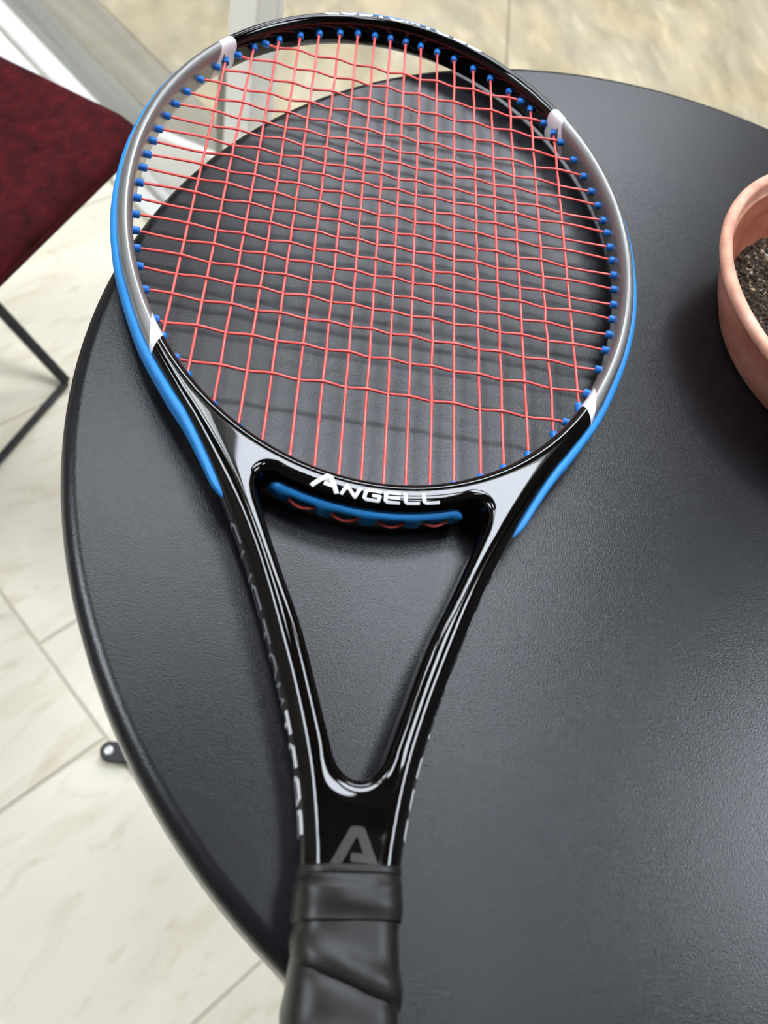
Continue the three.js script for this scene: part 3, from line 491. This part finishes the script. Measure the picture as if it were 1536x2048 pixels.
// ---------------------------------------------------------------- folding chair and its cushion
const CT = Math.atan2(0.415, 0.91);
const e1 = (() => { const a = uv(0.91, 0.415), l = Math.hypot(a[0], a[2]); return [a[0] / l, a[2] / l]; })(), e2 = (() => { const a = uv(0.415, -0.91), l = Math.hypot(a[0], a[2]); return [a[0] / l, a[2] / l]; })();
const ce = (a, b, h) => [e1[0] * a + e2[0] * b, h, e1[1] * a + e2[1] * b];
{
  const turn = -Math.atan2(e1[1], e1[0]);
  // local axes: x along e1 (towards the table), z along e2
  const B0 = [-0.6, -0.079];
  const chair = thing('folding_chair', 'black metal folding chair left of the table with crossed flat legs', 'chair', ce(B0[0], B0[1], 0)); chair.rotation.y = turn;
  const mt = phy({ color: 0x161614, roughness: 0.5 });
  const bar = (a, b, w, t) => { const A = new THREE.Vector3(...a), Bv = new THREE.Vector3(...b), d = Bv.clone().sub(A), l = d.length(); const g = new RoundedBoxGeometry(w, l, t, 1, Math.min(w, t) * 0.2); g.applyQuaternion(new THREE.Quaternion().setFromUnitVectors(new THREE.Vector3(0, 1, 0), d.normalize())); return g.translate(...A.add(Bv).multiplyScalar(0.5).toArray()); };
  const fx = 0.153;                                                                // front foot
  for (const z of [-0.17, 0.17]) {
    piece('leg', mergeGeometries([bar([fx, 0.007, z], [fx - 0.40, 0.425, z], 0.012, 0.012), bar([fx - 0.40, 0.42, z], [fx - 0.47, 0.84, z], 0.012, 0.012)]), mt, chair);
    piece('leg', bar([fx - 0.42, 0.007, z * 0.9], [fx - 0.02, 0.425, z * 0.9], 0.012, 0.012), mt, chair);
  }
  piece('crossbar', bar([fx, 0.0065, -0.17], [fx, 0.0065, 0.17], 0.0085, 0.0085), mt, chair);
  piece('crossbar', bar([fx - 0.42, 0.0065, -0.153], [fx - 0.42, 0.0065, 0.153], 0.0085, 0.0085), mt, chair);
  for (let i = 0; i < 6; i++) piece('seat_slat', new RoundedBoxGeometry(0.046, 0.01, 0.37, 1, 0.003).translate(fx - 0.37 + i * 0.07, 0.4305, 0), mt, chair);
  for (const y of [0.62, 0.74]) piece('back_slat', new RoundedBoxGeometry(0.012, 0.06, 0.352, 1, 0.003).translate(fx - 0.44 - (y - 0.6) * 0.16 + 0.012, y, 0), mt, chair);

  // cushion
  const wine = dataTex(512, 512, (x, y) => { const a = fbm(x * 6, y * 6, 1, 5), w = 0.5 + 0.5 * Math.sin(x * 512 * 1.2 + noise(x * 80, y * 20, 2) * 2), z = 0.5 + 0.5 * Math.sin(y * 512 * 1.2 + noise(x * 20, y * 80, 6) * 2), s = noise(x * 170, y * 60, 9) + noise(x * 60, y * 170, 12); const m = Math.max(-0.5, fbm(x * 26 + a, y * 14, 4, 3)); const l = 0.9 + a * 0.3 + 0.12 * (w * z) + s * 0.12 + m * 0.55; return [70 * l, 18 * l, 22 * l]; }, true);
  const weave = dataTex(512, 512, (x, y) => { const v = 128 + 60 * Math.sin(x * 512 * 0.8) * Math.sin(y * 512 * 0.8) + 60 * noise(x * 110, y * 110, 3); return [v, v, v]; });
  const cush = thing('seat_cushion', 'burgundy fabric seat cushion lying on the folding chair', 'cushion', ce(-0.515, -0.079, 0.4365)); cush.rotation.y = turn;
  const hw = 0.2, th = 0.052, n = 64, P = [], T = [], I = [];
  const rc = 0.035;
  const edgeK = (x, z) => { const qx = Math.abs(x) - (hw - rc), qz = Math.abs(z) - (hw - rc); return rc - (Math.hypot(Math.max(qx, 0), Math.max(qz, 0)) + Math.min(Math.max(qx, qz), 0)); };
  const mapP = (s, t) => { const f = (q) => Math.sign(q) * (1 - (1 - Math.abs(q)) ** 1.35); let x = f(s) * hw, z = f(t) * hw; const qx = Math.abs(x) - (hw - rc), qz = Math.abs(z) - (hw - rc); if (qx > 0 && qz > 0) { const l = Math.hypot(qx, qz), mx = Math.max(qx, qz), k = l > 0 ? mx / l : 1; x = Math.sign(x) * (hw - rc + qx * k); z = Math.sign(z) * (hw - rc + qz * k); } return [x, z]; };
  for (const sd of [1, -1]) { const base = P.length / 3; for (let j = 0; j <= n; j++) for (let i = 0; i <= n; i++) { const [x, z] = mapP(i / n * 2 - 1, j / n * 2 - 1), d = Math.max(0, edgeK(x, z)); const dome = Math.sqrt(clamp(1 - (1 - Math.min(1, d / 0.03)) ** 2, 0, 1)) * 0.72 + 0.28 * sstep(0, 0.16, d); const wr = 0.0022 * fbm(x * 14, z * 14, 3, 3) * Math.min(1, d / 0.02); P.push(x, th / 2 + sd * (th / 2 - 0.001) * dome + (sd > 0 ? wr : 0), z); T.push(x / 0.25, z / 0.25); } for (let j = 0; j < n; j++) for (let i = 0; i < n; i++) { const a = base + j * (n + 1) + i, b = a + 1, c = a + n + 1, d = c + 1; sd > 0 ? I.push(a, c, b, b, c, d) : I.push(a, b, c, b, d, c); } }
  const cg = new THREE.BufferGeometry(); cg.setAttribute('position', new THREE.Float32BufferAttribute(P, 3)); cg.setAttribute('uv', new THREE.Float32BufferAttribute(T, 2)); cg.setIndex(I); cg.computeVertexNormals();
  const cloth = phy({ map: wine, roughness: 0.9, bumpMap: weave, bumpScale: 0.0006, specularIntensity: 0.25 });
  part('cover', cg, cloth, cush);
  const pts = []; for (let i = 0; i < 120; i++) { const a = i / 120 * 2 * Math.PI, c = Math.cos(a), s = Math.sin(a), k = 1 / Math.max(Math.abs(c), Math.abs(s)), [x, z] = mapP(c * k, s * k); pts.push(new THREE.Vector3(x, th / 2, z)); }
  part('piping', new THREE.TubeGeometry(new THREE.CatmullRomCurve3(pts, true), 240, 0.0028, 8, true), cloth, cush, 'stitched seam round the cushion');
}
renderer.render(scene, camera);
